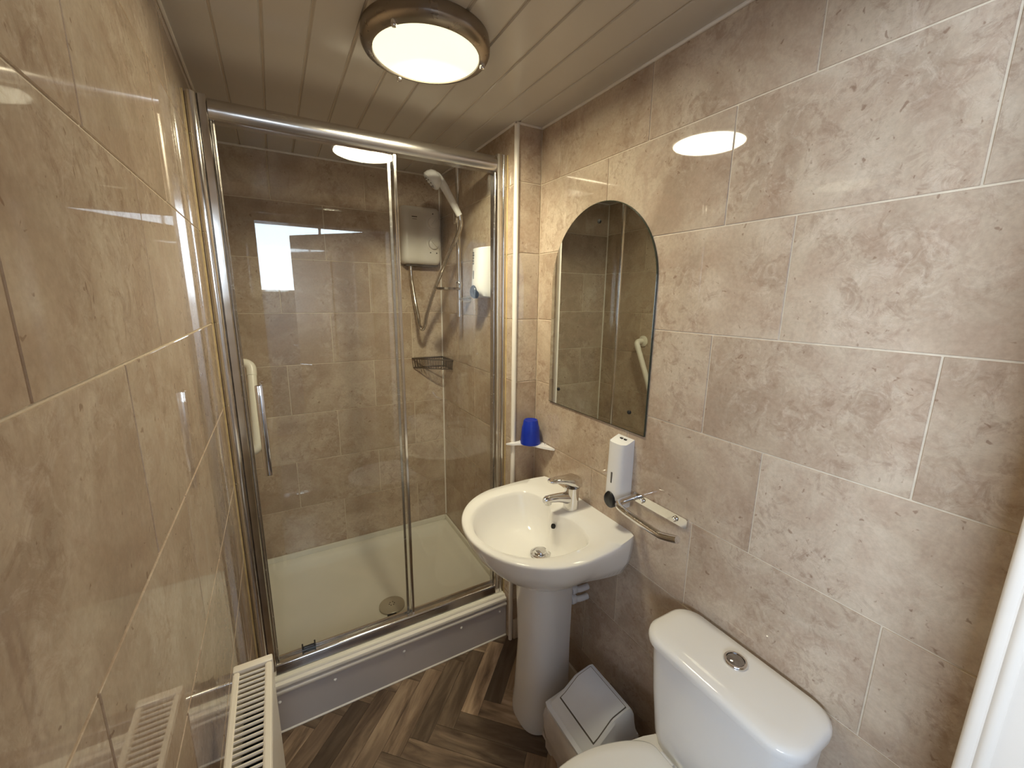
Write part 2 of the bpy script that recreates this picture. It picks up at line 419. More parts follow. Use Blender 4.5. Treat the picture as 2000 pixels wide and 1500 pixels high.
# door leaf, standing open onto the landing
leaf = thing('interior_door', 'painted interior door standing half open onto the landing', 'door', (OX1-0.02, YF-0.135, 0.005))
bm = bbox(-0.80, 0, -0.036, 0, 0, 1.95, 0.002, 1)
le = obj('door_leaf', bm, DOORM, None); le.parent = leaf
for (z0, z1) in ((0.2, 0.9), (1.05, 1.8)):
    for (x0, x1) in ((-0.70, -0.44), (-0.36, -0.10)):
        bm = bbox(x0, x1, 0.0, 0.006, z0, z1, 0.003, 1); q = obj('door_panel', bm, DOORM, None); q.parent = leaf
bm = nb(); tube(bm, [(-0.74, 0.0, 1.0), (-0.74, 0.05, 1.0), (-0.63, 0.055, 1.0)], 0.009, 10); q = obj('door_handle', bm, CHROME, None); q.parent = leaf
leaf.rotation_euler = (0, 0, math.radians(47))
# landing
struct('floor_landing', box(nb(), -1.6, 1.6, -3.7, YF-0.121, -0.06, -0.003), CARPET)
struct('ceiling_landing', box(nb(), -1.6, 1.6, -3.7, YF-0.12, 2.4, 2.46), WALLP)
bm = nb(); box(bm, -1.66, -1.6, -3.7, -3.55, 0, 2.4); box(bm, -1.66, -1.6, -1.89, YF-0.12, 0, 2.4); box(bm, -1.66, -1.6, -3.55, -1.89, 0, 1.15); box(bm, -1.66, -1.6, -3.55, -1.89, 1.95, 2.4); struct('wall_landing_left', bm, WALLP)
struct('wall_landing_right', box(nb(), 1.6, 1.66, -3.7, YF-0.12, 0, 2.4), WALLP)
bm = nb(); box(bm, -1.6, -0.1, YF-0.12, YF-0.06, 0, 2.4); box(bm, W+0.1, 1.6, YF-0.12, YF-0.06, 0, 2.4); box(bm, -0.1, W+0.1, YF-0.12, YF-0.06, H+0.05, 2.4); struct('wall_landing_front', bm, WALLP)
bm = nb(); box(bm, -1.6, 0.02, -3.70, -3.64, 0, 2.4); box(bm, 1.30, 1.6, -3.70, -3.64, 0, 2.4); box(bm, 0.02, 1.30, -3.70, -3.64, 0, 1.57); box(bm, 0.02, 1.30, -3.70, -3.64, 2.33, 2.4); struct('wall_landing_back', bm, WALLP)
bm = nb()
for x in (0.0, 0.64, 1.28): box(bm, x, x+0.025, -3.66, -3.61, 1.56, 2.34)
box(bm, 0.0, 1.305, -3.66, -3.61, 1.555, 1.575); box(bm, 0.0, 1.305, -3.66, -3.61, 2.325, 2.345)
struct('window_1', bm, PAINT)
bm = nb()
for y in (-3.55, -2.74, -1.93): box(bm, -1.63, -1.57, y, y+0.04, 1.15, 1.95)
box(bm, -1.63, -1.57, -3.55, -1.89, 1.15, 1.18); box(bm, -1.63, -1.57, -3.55, -1.89, 1.92, 1.95)
struct('window_2', bm, PAINT)
struct('wall_landing_light_blocker', bbox(-0.80, -0.74, -3.64, -1.75, 0, 1.22, 0.006, 2), WALLP)  # unseen half wall, added to block the low daylight from the side window

# ------------------------------------------------------------------ shower tray, riser panel
TY0 = -0.128
t = thing('shower_tray', 'white rectangular shower tray with raised rim', 'shower tray', (0.48, 0.25, 0))
bm = nb(); X0, X1, Y0, Y1 = XL+0.001, WN-0.001, TY0, D-0.001
def rr(m, z, r): return [(x, y, z) for x, y in rrect(X0+m, X1-m, Y0+m, Y1-m, r, 6)]
loft(bm, [rr(0, 0.02, 0.004), rr(0, 0.204, 0.004), rr(0.004, 0.208, 0.006), rr(0.030, 0.208, 0.03), rr(0.045, 0.198, 0.05), rr(0.065, 0.176, 0.06), rr(0.09, 0.170, 0.07), rr(0.25, 0.1665, 0.05)])
obj('basin_floor', bm, ACRYL, t)
bm = nb(); box(bm, X0, X0+0.010, Y0+0.07, Y1, 0.207, 0.236); box(bm, X1-0.010, X1, Y0+0.07, Y1, 0.207, 0.236); box(bm, X0+0.010, X1-0.010, Y1-0.010, Y1, 0.207, 0.236)
bmesh.ops.bevel(bm, geom=[e for e in bm.edges], offset=0.002, segments=2, affect='EDGES')
obj('tile_upstand', bm, ACRYL, t)
bm = nb(); cx, cy = 0.500, 0.088
lathe(bm, [(0.055, 0.167), (0.055, 0.176), (0.050, 0.180), (0.0, 0.183)], (cx, cy, 0), n=36, cap1=False)
bmesh.ops.remove_doubles(bm, verts=bm.verts[:], dist=1e-5)
wc = obj('waste_cover', bm, plain('greyed_plastic', srgb(186, 176, 158), 0.25), t)
for k in range(6):
    a = k*PI/3; bm = nb(); lathe(bm, [(0.0022, 0.180), (0.0022, 0.1835)], (cx+0.011*math.cos(a), cy+0.011*math.sin(a), 0), n=8)
    obj('drain_hole', bm, DARKG, wc)
bm = bbox(cx-0.032, cx+0.006, cy-0.058, cy-0.050, 0.168, 0.1765, 0.001, 1); obj('cover_slot', bm, DARKG, wc)

t = thing('riser_panel', 'low white riser panel with moulded top edge under the shower door', 'panel', (0.48, -0.133, 0))
RY = -0.138
obj('board', bbox(XL+0.001, WN-0.002, RY, RY+0.009, 0.004, 0.172, 0.0015, 1), RISERM, t)
def rail_profile(name, prof, m=TRIMW):
    bm = nb(); prism(bm, prof, 'x', XL+0.001, WN-0.003); return obj(name, bm, m, t)
rail_profile('lower_moulding', [(RY+0.008, 0.158), (RY-0.003, 0.158), (RY-0.006, 0.162), (RY-0.006, 0.170), (RY-0.003, 0.174), (RY+0.008, 0.176)])
rail_profile('upper_moulding', [(RY+0.009, 0.180), (RY+0.002, 0.178), (RY-0.004, 0.183), (RY-0.006, 0.190), (RY-0.003, 0.197), (RY+0.008, 0.2005), (RY+0.0095, 0.2035)])
rail_profile('bottom_bead', [(RY+0.006, 0.0005), (RY-0.004, 0.0005), (RY-0.004, 0.003), (RY, 0.007), (RY+0.006, 0.007)])
for x, z in ((0.235, 0.129), (0.491, 0.131), (0.738, 0.133), (0.924, 0.136), (0.055, 0.128)):
    bm = nb(); lathe(bm, [(0.0058, RY), (0.0055, RY-0.002), (0.003, RY-0.0045), (0.0008, RY-0.005)], (x, 0, z), 'y', 14); obj('screw_cap', bm, WPLAS, t)

# ------------------------------------------------------------------ shower enclosure
en = thing('shower_enclosure', 'sliding glass shower enclosure with polished aluminium frame', 'shower door', (0.48, -0.08, 0.208))
ZB, ZT = 0.209, 2.030
def vprof(name, poly, m, z0=ZB, z1=ZT+0.006): 
    bm = nb(); prism(bm, poly, 'z', z0, z1); return obj(name, bm, m, en)
def arc(cx, cy, r, a0, a1, n=8): return [(cx+r*math.cos(math.radians(a0+(a1-a0)*i/n)), cy+r*math.sin(math.radians(a0+(a1-a0)*i/n))) for i in range(n+1)]
# left wall channel: round lobe then flat stile
vprof('wall_channel', [(XL+0.0005, -0.060)] + [(XL+0.0005, -0.106)] + arc(0.021, -0.102, 0.013, 200, 340, 8) + [(0.034, -0.098), (0.034, -0.060)], ALU)
vprof('jamb', [(0.0345, -0.060), (0.0345, -0.103), (0.037, -0.106), (0.0525, -0.106), (0.055, -0.103), (0.055, -0.060)], ALU)
for k, x in enumerate((0.0565, 0.0615)):
    vprof('seal_fin', [(x, -0.062), (x, -0.090+k*0.008), (x+0.0035, -0.092+k*0.008), (x+0.0035, -0.062)], ALUS, ZB+0.02, 1.982)
# right wall channel + jamb
vprof('jamb', [(0.9175, -0.060), (0.9175, -0.103), (0.919, -0.106), (0.938, -0.106), (0.9395, -0.103), (0.9395, -0.060)], ALU)
vprof('wall_channel', [(WN-0.0005, -0.060), (0.940, -0.060), (0.940, -0.100)] + arc(0.9485, -0.100, 0.0085, 180, 330, 8) + [(WN-0.0005, -0.103)], ALU)
for k, x in enumerate((0.9125,)):
    vprof('seal_fin', [(x, -0.062), (x, -0.088), (x+0.0045, -0.088), (x+0.0045, -0.062)], ALUS, ZB+0.02, 1.982)
for x in (0.0275, 0.945):
    bm = nb(); lathe(bm, [(0.004, ZT+0.006), (0.004, ZT+0.009), (0.002, ZT+0.011)], (x, -0.095, 0), n=12); obj('cap_screw', bm, CHROME, en)
# top rail: bow-fronted
bm = nb(); prism(bm, [(-0.055, 1.980), (-0.090, 1.980)] + arc(-0.0735, 2.005, 0.034, 229, 131, 14) + [(-0.090, 2.030), (-0.055, 2.030)], 'x', 0.0552, 0.9172); obj('top_rail', bm, ALUS, en)
# bottom rail
bm = nb(); prism(bm, [(-0.055, ZB), (-0.104, ZB), (-0.106, 0.212), (-0.101, 0.232)] + arc(-0.092, 0.236, 0.008, 190, 90, 5) + [(-0.086, 0.2435), (-0.084, 0.236), (-0.064, 0.236), (-0.062, 0.244), (-0.055, 0.244)], 'x', 0.0552, 0.9172); obj('bottom_rail', bm, ALU, en)
# fixed pane (right) and its edge post
obj('fixed_pane', bbox(0.532, 0.9165, -0.0665, -0.0605, 0.237, 1.985, 0.0005, 1), GLASS, en)
vprof('fixed_post', [(0.5290, -0.060), (0.5290, -0.0672), (0.5375, -0.0672), (0.5375, -0.060)], ALUS, 0.238, 1.984)
# sliding door (left)
sd = obj('sliding_door', bbox(0.062, 0.545, -0.083, -0.077, 0.240, 1.984, 0.0005, 1), GLASS, en)
def sub(name, bm, m): return obj(name, bm, m, sd)
bm = nb(); prism(bm, [(0.5435, -0.0745), (0.5435, -0.0855), (0.545, -0.087), (0.5525, -0.087), (0.554, -0.0855), (0.554, -0.0745)], 'z', 0.238, 1.990); sub('closing_stile', bm, ALU)
bm = bbox(0.088, 0.110, -0.120, -0.106, 0.958, 1.252, 0.003, 2); sub('handle', bm, CHROME)
for z in (1.00, 1.214):
    bm = nb(); tube(bm, [(0.1, -0.084, z), (0.1, -0.107, z)], 0.006, 10); sub('handle_post', bm, CHROME)
    bm = nb(); tube(bm, [(0.1, -0.0765, z), (0.1, -0.066, z)], 0.008, 12); sub('handle_knob', bm, CHROME)
bm = nb(); box(bm, 0.140, 0.182, -0.0765, -0.060, 0.246, 0.250); box(bm, 0.138, 0.143, -0.077, -0.060, 0.246, 0.262); box(bm, 0.179, 0.184, -0.077, -0.060, 0.246, 0.262); sub('guide_clip', bm, DARKG)
bm = bbox(0.535, 0.560, -0.090, -0.072, 1.9905, 1.997, 0.001, 1); sub('stile_cap', bm, WPLAS)

# ------------------------------------------------------------------ electric shower
es = thing('electric_shower', 'white electric shower box with two round dials', 'electric shower', (0.83, D, 1.66))
bm = nb()
def es_ring(y, m, r): return [(x, y, z) for x, z in rrect(0.735+m, 0.936-m, 1.684+m, 1.960-m, r, 6)]
loft(bm, [es_ring(D-0.001, 0.004, 0.02), es_ring(D-0.012, 0.0, 0.022), es_ring(D-0.055, 0.0, 0.024), es_ring(D-0.072, 0.004, 0.026), es_ring(D-0.080, 0.014, 0.026), es_ring(D-0.083, 0.03, 0.02)])
obj('casing', bm, plain('greyed_white_plastic', srgb(222, 217, 210), 0.25), es)
bm = nb(); bm2 = box(bm, 0.760, 0.926, D-0.05, D-0.002, 1.676, 1.690); obj('base_plate', bm, GREYD, es)
for z, r in ((1.885, 0.030), (1.785, 0.030)):
    bm = nb(); lathe(bm, [(r+0.006, D-0.082), (r+0.006, D-0.0845), (r+0.003, D-0.0855)], (0.892, 0, z), 'y', 28); ring = obj('dial_ring', bm, bpy.data.materials['greyed_white_plastic'], es)
    bm = nb(); lathe(bm, [(r-0.003, D-0.083), (r-0.004, D-0.096), (r-0.008, D-0.099), (0.001, D-0.0995)], (0.892, 0, z), 'y', 28); dl = obj('dial', bm, bpy.data.materials['greyed_white_plastic'], es)
    bm = bbox(-0.004, 0.004, D-0.106, D-0.098, -0.020, 0.020, 0.002, 1)
    bmesh.ops.rotate(bm, verts=bm.verts[:], cent=(0, 0, 0), matrix=Matrix.Rotation(0.7 if z > 1.85 else -0.8, 3, 'Y')); bmesh.ops.translate(bm, verts=bm.verts[:], vec=(0.892, 0, z))
    obj('dial_grip', bm, bpy.data.materials['greyed_white_plastic'], dl)
for x, z in ((0.892, 1.928), (0.876, 1.742), (0.908, 1.741)):
    bm = nb(); lathe(bm, [(0.0032, D-0.080), (0.0032, D-0.0842)], (x, 0, z), 'y', 10); obj('indicator', bm, BLACKP, es)
bm = nb(); box(bm, 0.785, 0.812, D-0.0838, D-0.080, 1.9050, 1.9090); obj('maker_mark', bm, BLACKP, es)
bm = nb(); box(bm, 0.788, 0.810, D-0.0838, D-0.080, 1.8955, 1.8975); obj('maker_mark', bm, GREYD, es)

# riser rail with slider, soap dish
rx, ry = 0.905, 0.243
rr_ = thing('shower_riser_rail', 'slim chrome riser rail on the shower side wall', 'riser rail', (rx, ry, 1.44))
bm = nb(); tube(bm, [(rx, ry, 1.435), (rx, ry, 2.118)], 0.0095, 16); obj('rail', bm, CHROME, rr_)
for z in (1.515, 2.105):
    bm = nb(); tube(bm, [(rx-0.004, ry, z), (WN-0.001, ry, z)], [0.010, 0.010, 0.016, 0.019], 14); obj('wall_bracket', bm, CHROME, rr_)
bm = nb(); lathe(bm, [(0.019, -0.028), (0.021, -0.024), (0.021, 0.024), (0.019, 0.028)], (rx, ry, 1.868), n=18); sl = obj('slider', bm, CHROME, rr_)
bm = nb(); tube(bm, [(rx-0.002, ry-0.01, 1.872), (rx-0.012, ry-0.030, 1.876)], 0.014, 12); obj('slider_arm', bm, CHROME, sl)
bm = nb(); lathe(bm, [(0.014, -0.014), (0.015, 0.012), (0.012, 0.018)], (rx, ry, 1.575), n=16); obj('dish_clamp', bm, CHROME, rr_)
bm = nb(); el = []
for s, z in ((0.55, 1.552), (0.9, 1.555), (1.0, 1.565), (0.94, 1.565), (0.85, 1.559), (0.3, 1.557)):
    el.append([(0.845+0.065*s*math.cos(a*PI/14), ry-0.012+0.042*s*math.sin(a*PI/14), z) for a in range(28)])
loft(bm, el); obj('soap_dish', bm, metal_material('smoked_plastic', (0.42, 0.38, 0.33), 0.15), rr_)

# hand shower with hose
hs = thing('hand_shower', 'white hand shower with ribbed metal hose', 'shower head', (0.83, 0.23, 1.38))
hp = Vector((0.893, 0.197, 1.868)); he = Vector((0.776, 0.197, 1.995))
bm = nb(); tube(bm, [hp, hp+(he-hp)*0.35+Vector((0.008, 0, 0.008)), hp+(he-hp)*0.7+Vector((0.014, 0, 0.018)), he+Vector((0.020, 0, 0.014)), he+Vector((0.008, 0, 0.012))], [0.0125, 0.0150, 0.0170, 0.0175, 0.0165], 16, 5); obj('grip', bm, WPLAS, hs)
nd = Vector((-0.70, 0.22, -0.68)).normalized()
def oriented(bm, prof, c, d, n=28):
    d = d.normalized(); a = d.orthogonal().normalized(); b = d.cross(a)
    loft(bm, [[c + d*h + (a*math.cos(2*PI*i/n)+b*math.sin(2*PI*i/n))*r for i in range(n)] for r, h in prof]); return bm
bm = nb(); oriented(bm, [(0.004, -0.034), (0.020, -0.031), (0.033, -0.020), (0.0400, -0.004), (0.041, 0.010), (0.039, 0.014)], he, nd); hd = obj('head', bm, WPLAS, hs)
bm = nb(); oriented(bm, [(0.036, 0.0135), (0.035, 0.0165), (0.010, 0.0175)], he, nd); obj('spray_face', bm, GREYP, hd)
for i in range(9):
    a_ = nd.orthogonal().normalized(); b_ = nd.cross(a_); an = 2*PI*i/9
    bm = nb(); oriented(bm, [(0.0030, 0.015), (0.0026, 0.0195)], he + (a_*math.cos(an)+b_*math.sin(an))*0.022, nd, 8); obj('nozzle', bm, GREYD, hd)
bm = nb()
hose = [(0.787, D-0.030, 1.676), (0.787, D-0.030, 1.655), (0.789, D-0.034, 1.60), (0.796, D-0.055, 1.50), (0.800, D-0.085, 1.425), (0.798, D-0.105, 1.385), (0.806, D-0.125, 1.362), (0.8155, D-0.145, 1.385), (0.8175, D-0.175, 1.44), (0.838, D-0.24, 1.56), (0.872, D-0.32, 1.69), (0.893, D-0.39, 1.78), (0.901, D-0.42, 1.83), (0.8945, 0.197, 1.862)]
pts = catmull(hose, 16)
rad = [0.0084 if i % 2 else 0.0100 for i in range(len(pts))]
tube(bm, pts, rad, 10); obj('hose', bm, ALU, hs, ang=80)
for p, q in (((0.787, D-0.030, 1.645), (0.787, D-0.030, 1.6755)), ((0.8955, 0.198, 1.850), (0.893, 0.197, 1.870))):
    bm = nb(); tube(bm, [p, q], 0.0095, 12); obj('hose_nut', bm, CHROME, hs)

# wire corner caddy
cd = thing('corner_caddy', 'small triangular wire basket in the shower corner', 'basket', (0.90, 0.56, 1.145))
A = Vector((0.783, D-0.004, 0)); B = Vector((WN-0.004, D-0.004, 0)); Cc = Vector((WN-0.004, 0.462, 0))
def cpath(z, m=0.0):
    c = Vector((0.905, 0.575, 0)); P = [A, A*0.5+B*0.5, B, B*0.5+Cc*0.5, Cc, Cc*0.72+A*0.28+Vector((-0.004, -0.004, 0)), Cc*0.5+A*0.5+Vector((-0.006, -0.006, 0)), Cc*0.28+A*0.72+Vector((-0.004, -0.004, 0))]
    return [p + (c-p)*m + Vector((0, 0, z)) for p in P]
for z, m, r in ((1.197, 0, 0.0032), (1.148, 0.05, 0.0028)):
    bm = nb(); q = cpath(z, m); tube(bm, q+[q[0]], r, 8, cap=False); obj('rim_wire', bm, WIRE, cd)
def along(poly, n):
    pts = []; L = [(poly[(i+1) % len(poly)]-poly[i]).length for i in range(len(poly))]; tot = sum(L)
    for k in range(n):
        d = tot*k/n; i = 0
        while d > L[i]: d -= L[i]; i += 1
        pts.append(poly[i] + (poly[(i+1) % len(poly)]-poly[i])*(d/L[i]))
    return pts
for a, b in zip(along(cpath(1.197, 0), 40), along(cpath(1.148, 0.05), 40)):
    bm = nb(); tube(bm, [a, b], 0.0016, 6); obj('wire', bm, WIRE, cd)
for k in range(1, 9):
    f = k/9; p = A.lerp(Cc, f)*1.0; q = A.lerp(B, f) if f < 0.55 else B.lerp(Cc, (f-0.55)/0.45*0.9)
    c = Vector((0.905, 0.575, 0)); p = p+(c-p)*0.06; q = q+(c-q)*0.06
    bm = nb(); tube(bm, [(p.x, p.y, 1.148), (q.x, q.y, 1.148)], 0.0014, 6); obj('base_wire', bm, WIRE, cd)

# ------------------------------------------------------------------ soap dispensers
def dispenser(root, wallx, yc, wd_, z0, z1, dep, slope=0.020, big=False):
    bm = nb(); rings = []
    def sec(z, p, w): 
        o = [(wallx-0.0005, yc+w/2, z)]
        for i in range(13):
            a = PI*i/12; e = 0.75
            cx_ = math.copysign(abs(math.cos(a))**e, math.cos(a)); sx = math.sin(a)**e
            o.append((wallx-p*0.45-p*0.55*sx, yc+w/2*cx_, z))
        o.append((wallx-0.0005, yc-w/2, z)); return o
    hgt = z1-z0
    rings = [sec(z0, dep*0.55, wd_*0.92), sec(z0+0.006, dep*0.80, wd_*0.98), sec(z0+0.03, dep*1.05, wd_), sec(z0+hgt*0.3, dep*1.03, wd_), sec(z0+hgt*0.6, dep*0.98, wd_), sec(z1-0.012, dep*0.94, wd_), sec(z1-0.004, dep*0.93, wd_*0.99)]
    top = sec(z1, dep*0.90, wd_*0.97)
    rings[-1] = [(x, y, z-(wallx-x)*slope/dep) for x, y, z in rings[-1]]; top = [(x, y, z-(wallx-x)*slope/dep) for x, y, z in top]
    rings.append(top); loft(bm, rings); body = obj('casing', bm, WPLAS, root)
    # black push lever at the lower front
    bm = nb(); px = wallx-dep*1.00
    lr = []
    for s, off in ((1.0, 0.010), (1.0, -0.004), (0.9, -0.008), (0.4, -0.010)):
        lr.append([(px+off + 0.004*(b/0.03)**2, yc+0.62*wd_/2*s*a, z0+0.024+0.028*s*b/0.03*1.0) for a, b in [(math.cos(q*PI/10), 0.03*math.sin(q*PI/10)) for q in range(20)]])
    loft(bm, lr); obj('push_lever', bm, BLACKP, root)
    bm = bbox(wallx-dep*1.035, wallx-dep*0.98, yc-0.003, yc+0.003, z0+hgt*0.36, z0+hgt*0.52, 0.001, 1); obj('level_window', bm, GREYD, root)
    return body
dp = thing('soap_dispenser', 'white wall soap dispenser with black lever beside the mirror', 'soap dispenser', (W, -0.685, 0.885), 'wall soap dispensers')
body = dispenser(dp, W, -0.685, 0.070, 0.888, 1.108, 0.052)
for y in (-0.678, -0.694):
    bm = nb(); box(bm, W-0.016, W-0.011, y-0.005, y+0.005, 1.100, 1.1055); obj('key_slot', bm, BLACKP, dp)
dp2 = thing('soap_dispenser', 'white soap dispenser inside the shower behind the fixed glass', 'soap dispenser', (WN, 0.03, 1.52), 'wall soap dispensers')
dispenser(dp2, WN, 0.028, 0.085, 1.522, 1.728, 0.078, 0.012)
for k, (z, hh) in enumerate(((1.700, 0.004), (1.690, 0.006), (1.679, 0.003), (1.668, 0.005), (1.657, 0.004))):   # small vertical print on the front
    obj('print_mark', bbox(WN-0.0785, WN-0.0740, 0.030, 0.040, z-hh/2, z+hh/2, 0.0004, 1), GREYD, dp2)

# ------------------------------------------------------------------ grab rail on the left wall of the shower
gr = thing('grab_rail', 'white plastic grab rail set diagonally on the shower side wall', 'grab rail', (XL, 0.18, 0.95))
g0, g1 = Vector((0.066, 0.250, 1.272)), Vector((0.066, 0.104, 0.975))
dn = (g1-g0).normalized()
bm = nb(); tube(bm, [(XL+0.004, g0.y, g0.z), (0.045, g0.y, g0.z), (0.060, g0.y-0.004, g0.z-0.008), g0+dn*0.022, g0+dn*0.05], 0.0172, 16, 4); obj('elbow', bm, CREAMP, gr)
bm = nb(); tube(bm, [(XL+0.004, g1.y, g1.z), (0.045, g1.y, g1.z), (0.060, g1.y+0.004, g1.z+0.008), g1-dn*0.022, g1-dn*0.05], 0.0172, 16, 4); obj('elbow', bm, CREAMP, gr)
bm = nb(); tube(bm, [g0+dn*0.05, g1-dn*0.05], 0.0158, 16); obj('bar', bm, CREAMP, gr)
for g in (g0, g1):
    bm = nb(); lathe(bm, [(0.034, XL+0.0005), (0.034, XL+0.006), (0.026, XL+0.012), (0.018, XL+0.014)], (0, g.y, g.z), 'x', 24); obj('wall_flange', bm, CREAMP, gr)

# ------------------------------------------------------------------ ceiling light
LX, LY = 0.537, -0.468
cl = thing('ceiling_light', 'round flush ceiling light with dark metal ring and glowing opal glass', 'ceiling light', (LX, LY, H))
bm = nb(); lathe(bm, [(0.1510, H-0.0005), (0.1525, H-0.015), (0.1515, H-0.024), (0.1475, H-0.031), (0.1300, H-0.0385), (0.1262, H-0.0385), (0.1255, H-0.032), (0.129, H-0.016), (0.129, H-0.005)], (LX, LY, 0), n=64); obj('ring', bm, BRONZE, cl)
bm = nb(); lathe(bm, [(0.1250, H-0.030), (0.1250, H-0.0355), (0.110, H-0.0385), (0.082, H-0.041), (0.044, H-0.0425), (0.002, H-0.043)], (LX, LY, 0), n=64); obj('diffuser', bm, DIFF, cl)
for a in (104, 221, -15):
    a = math.radians(a); c = (LX+0.135*math.cos(a), LY+0.135*math.sin(a), 0)
    bm = nb(); lathe(bm, [(0.0065, H-0.034), (0.0065, H-0.043), (0.005, H-0.046), (0.001, H-0.047)], c, n=14); obj('clamp_screw', bm, CHROME, cl)
la = bpy.data.lights.new('lamp_glow', 'AREA'); la.shape = 'DISK'; la.size = 0.243; la.energy = 5.9; la.color = (1.0, 0.92, 0.66)
lob = bpy.data.objects.new('lamp_glow', la); COL.objects.link(lob); lob.parent = cl; lob.location = (0, 0, -0.0445)
lh = bpy.data.lights.new('lamp_hot_spot', 'AREA'); lh.shape = 'DISK'; lh.size = 0.05; lh.energy = 2.0; lh.color = (1.0, 0.91, 0.64); lh.spread = math.radians(112)   # bulb sits towards the shower side
lhb = bpy.data.objects.new('lamp_hot_spot', lh); COL.objects.link(lhb); lhb.parent = cl; lhb.location = (0.033, 0.070, -0.059); lhb.rotation_euler = (math.radians(32), math.radians(-18), 0)

# ------------------------------------------------------------------ mirror
mr = thing('arched_mirror', 'frameless arched wall mirror above the basin', 'mirror', (W, -0.514, 1.13))
my, mw, mz0, mzc = -0.514, 0.2435, 1.130, 1.572
op = [(my+mw, mz0), (my-mw, mz0)] + [(my-mw*math.cos(PI*i/40), mzc+mw*math.sin(PI*i/40)) for i in range(41)]
op = op[:2] + op[2:]
bm = nb(); loft(bm, [[(W-0.0005, y, z) for y, z in op], [(W-0.0055, y, z) for y, z in op]]); obj('backing', bm, plain('mirror_edge', srgb(60, 66, 54), 0.2, var=0.1), mr, smooth=False)
ip = [(my+(y-my)*0.994, (mz0+0.34)+(z-mz0-0.34)*0.994) for y, z in op]
bm = nb(); loft(bm, [[(W-0.0056, y, z) for y, z in ip], [(W-0.0062, y, z) for y, z in ip]]); obj('mirror_glass', bm, MIRR, mr, smooth=False)
for y, z in ((-0.514, 1.758), (-0.332, 1.189), (-0.694, 1.189)):
    bm = nb(); lathe(bm, [(0.006, W-0.0062), (0.006, W-0.009), (0.003, W-0.0105)], (0, y, z), 'x', 14); obj('screw', bm, DARKG, mr)

# ------------------------------------------------------------------ corner shelf + tumbler
cs = thing('corner_shelf', 'small white corner shelf with wavy front beside the mirror', 'shelf', (1.03, -0.21, 0.94))
sp = [(W-0.0005, YN-0.0005)]
fp = catmull([(0.930, YN-0.001, 0), (0.955, YN-0.020, 0), (1.005, YN-0.046, 0), (1.018, YN-0.075, 0), (1.042, YN-0.115, 0), (1.060, YN-0.140, 0), (W-0.001, YN-0.146, 0)], 5)
sp += [(p.x, p.y) for p in fp]
bm = nb(); prism(bm, sp, 'z', 0.938, 0.946); bmesh.ops.bevel(bm, geom=[e for e in bm.edges if abs(e.verts[0].co.z-e.verts[1].co.z) < 1e-6], offset=0.002, segments=2, affect='EDGES')
obj('shelf_plate', bm, WPLAS, cs)
for x, y in ((0.992, YN-0.008), (W-0.008, -0.262)):
    bm = nb(); lathe(bm, [(0.005, 0.9458), (0.005, 0.951), (0.003, 0.953)], (x, y, 0), n=12); obj('fixing_screw', bm, CHROME, cs)
bm = nb(); cx, cy = 1.018, YN-0.046
lathe(bm, [(0.0400, 0.9462), (0.0405, 0.950), (0.0396, 0.958), (0.0378, 0.985), (0.0352, 1.015), (0.0320, 1.022), (0.0290, 1.040), (0.0265, 1.0445), (0.022, 1.0435), (0.0215, 1.042), (0.001, 1.0425)], (cx, cy, 0), n=36)
tag(obj('tumbler', bm, BLUE, None, origin=(cx, cy, 0.946)), 'blue plastic tumbler upside down on the corner shelf', 'cup')

# ------------------------------------------------------------------ wash basin, pedestal, tap
BX, BY = 0.865, -0.506
def outer(a):
    c, s = math.cos(a), math.sin(a)
    if c <= 0: k = 1/math.sqrt((c/0.247)**2+(s/0.270)**2); return (BX+c*k, BY+s*k)
    # back half: superellipse, cut flat by the wall
    k = 1/((abs(c)/0.36)**2.6+(abs(s)/0.270)**2.6)**(1/2.6)
    x, y = BX+c*k, BY+s*k
    xm = W-0.0008
    if x > xm: k *= (xm-BX)/(x-BX); x, y = BX+c*k, BY+s*k
    return (x, y)
IX, IY = 0.845, -0.507
def inner(a, bumpk=1.0):
    c, s = math.cos(a), math.sin(a)
    if c <= 0: k = 1/math.sqrt((c/0.198)**2+(s/0.205)**2)
    else: k = 1/((abs(c)/0.118)**4+(abs(s)/0.205)**4)**0.25
    x, y = IX+c*k, IY+s*k
    if c > 0: x -= 0.030*bumpk*math.exp(-((y-BY)/0.045)**2)
    return (x, y)
NA = 112
def oring(s, z, zb=0.0):
    out = []
    for i in range(NA):
        a = 2*PI*i/NA; x, y = outer(a); ds = s
        px, py = BX+0.045, BY
        xx, yy = px+(x-px)*s, py+(y-py)*s
        if x > px:                                     # the back stays against the wall for the upper part
            tt = (x-px)/(W-px); yy = py+(y-py)*(s+(1-s)*0.7*tt) if z > 0.66 else yy
            f = min(1.0, max(0.0, (z-0.645)/0.055)); xx = xx*(1-f)+(px+(x-px))*f if s < 1 else xx
        out.append((xx, yy, z + zb*max(0.0, (xx-BX)/(W-BX))))
    return out
def iring(s, z, bumpk=1.0, cx=None):
    cx = 0.885 if cx is None else cx; out = []
    for i in range(NA):
        a = 2*PI*i/NA; x, y = inner(a, bumpk); out.append((cx+(x-cx)*s, BY+(y-BY)*s, z))
    return out
ba = thing('wash_basin', 'white ceramic pedestal wash basin fixed to the tiled wall', 'basin', (BX+0.1, BY, 0.6))
bm = nb()
rings = [oring(0.30, 0.602), oring(0.36, 0.603), oring(0.46, 0.612), oring(0.60, 0.636), oring(0.76, 0.676), oring(0.88, 0.716), oring(0.945, 0.748), oring(0.982, 0.774), oring(0.998, 0.788), oring(1.0, 0.793), oring(0.997, 0.797, 0.006), oring(0.985, 0.800, 0.010)]
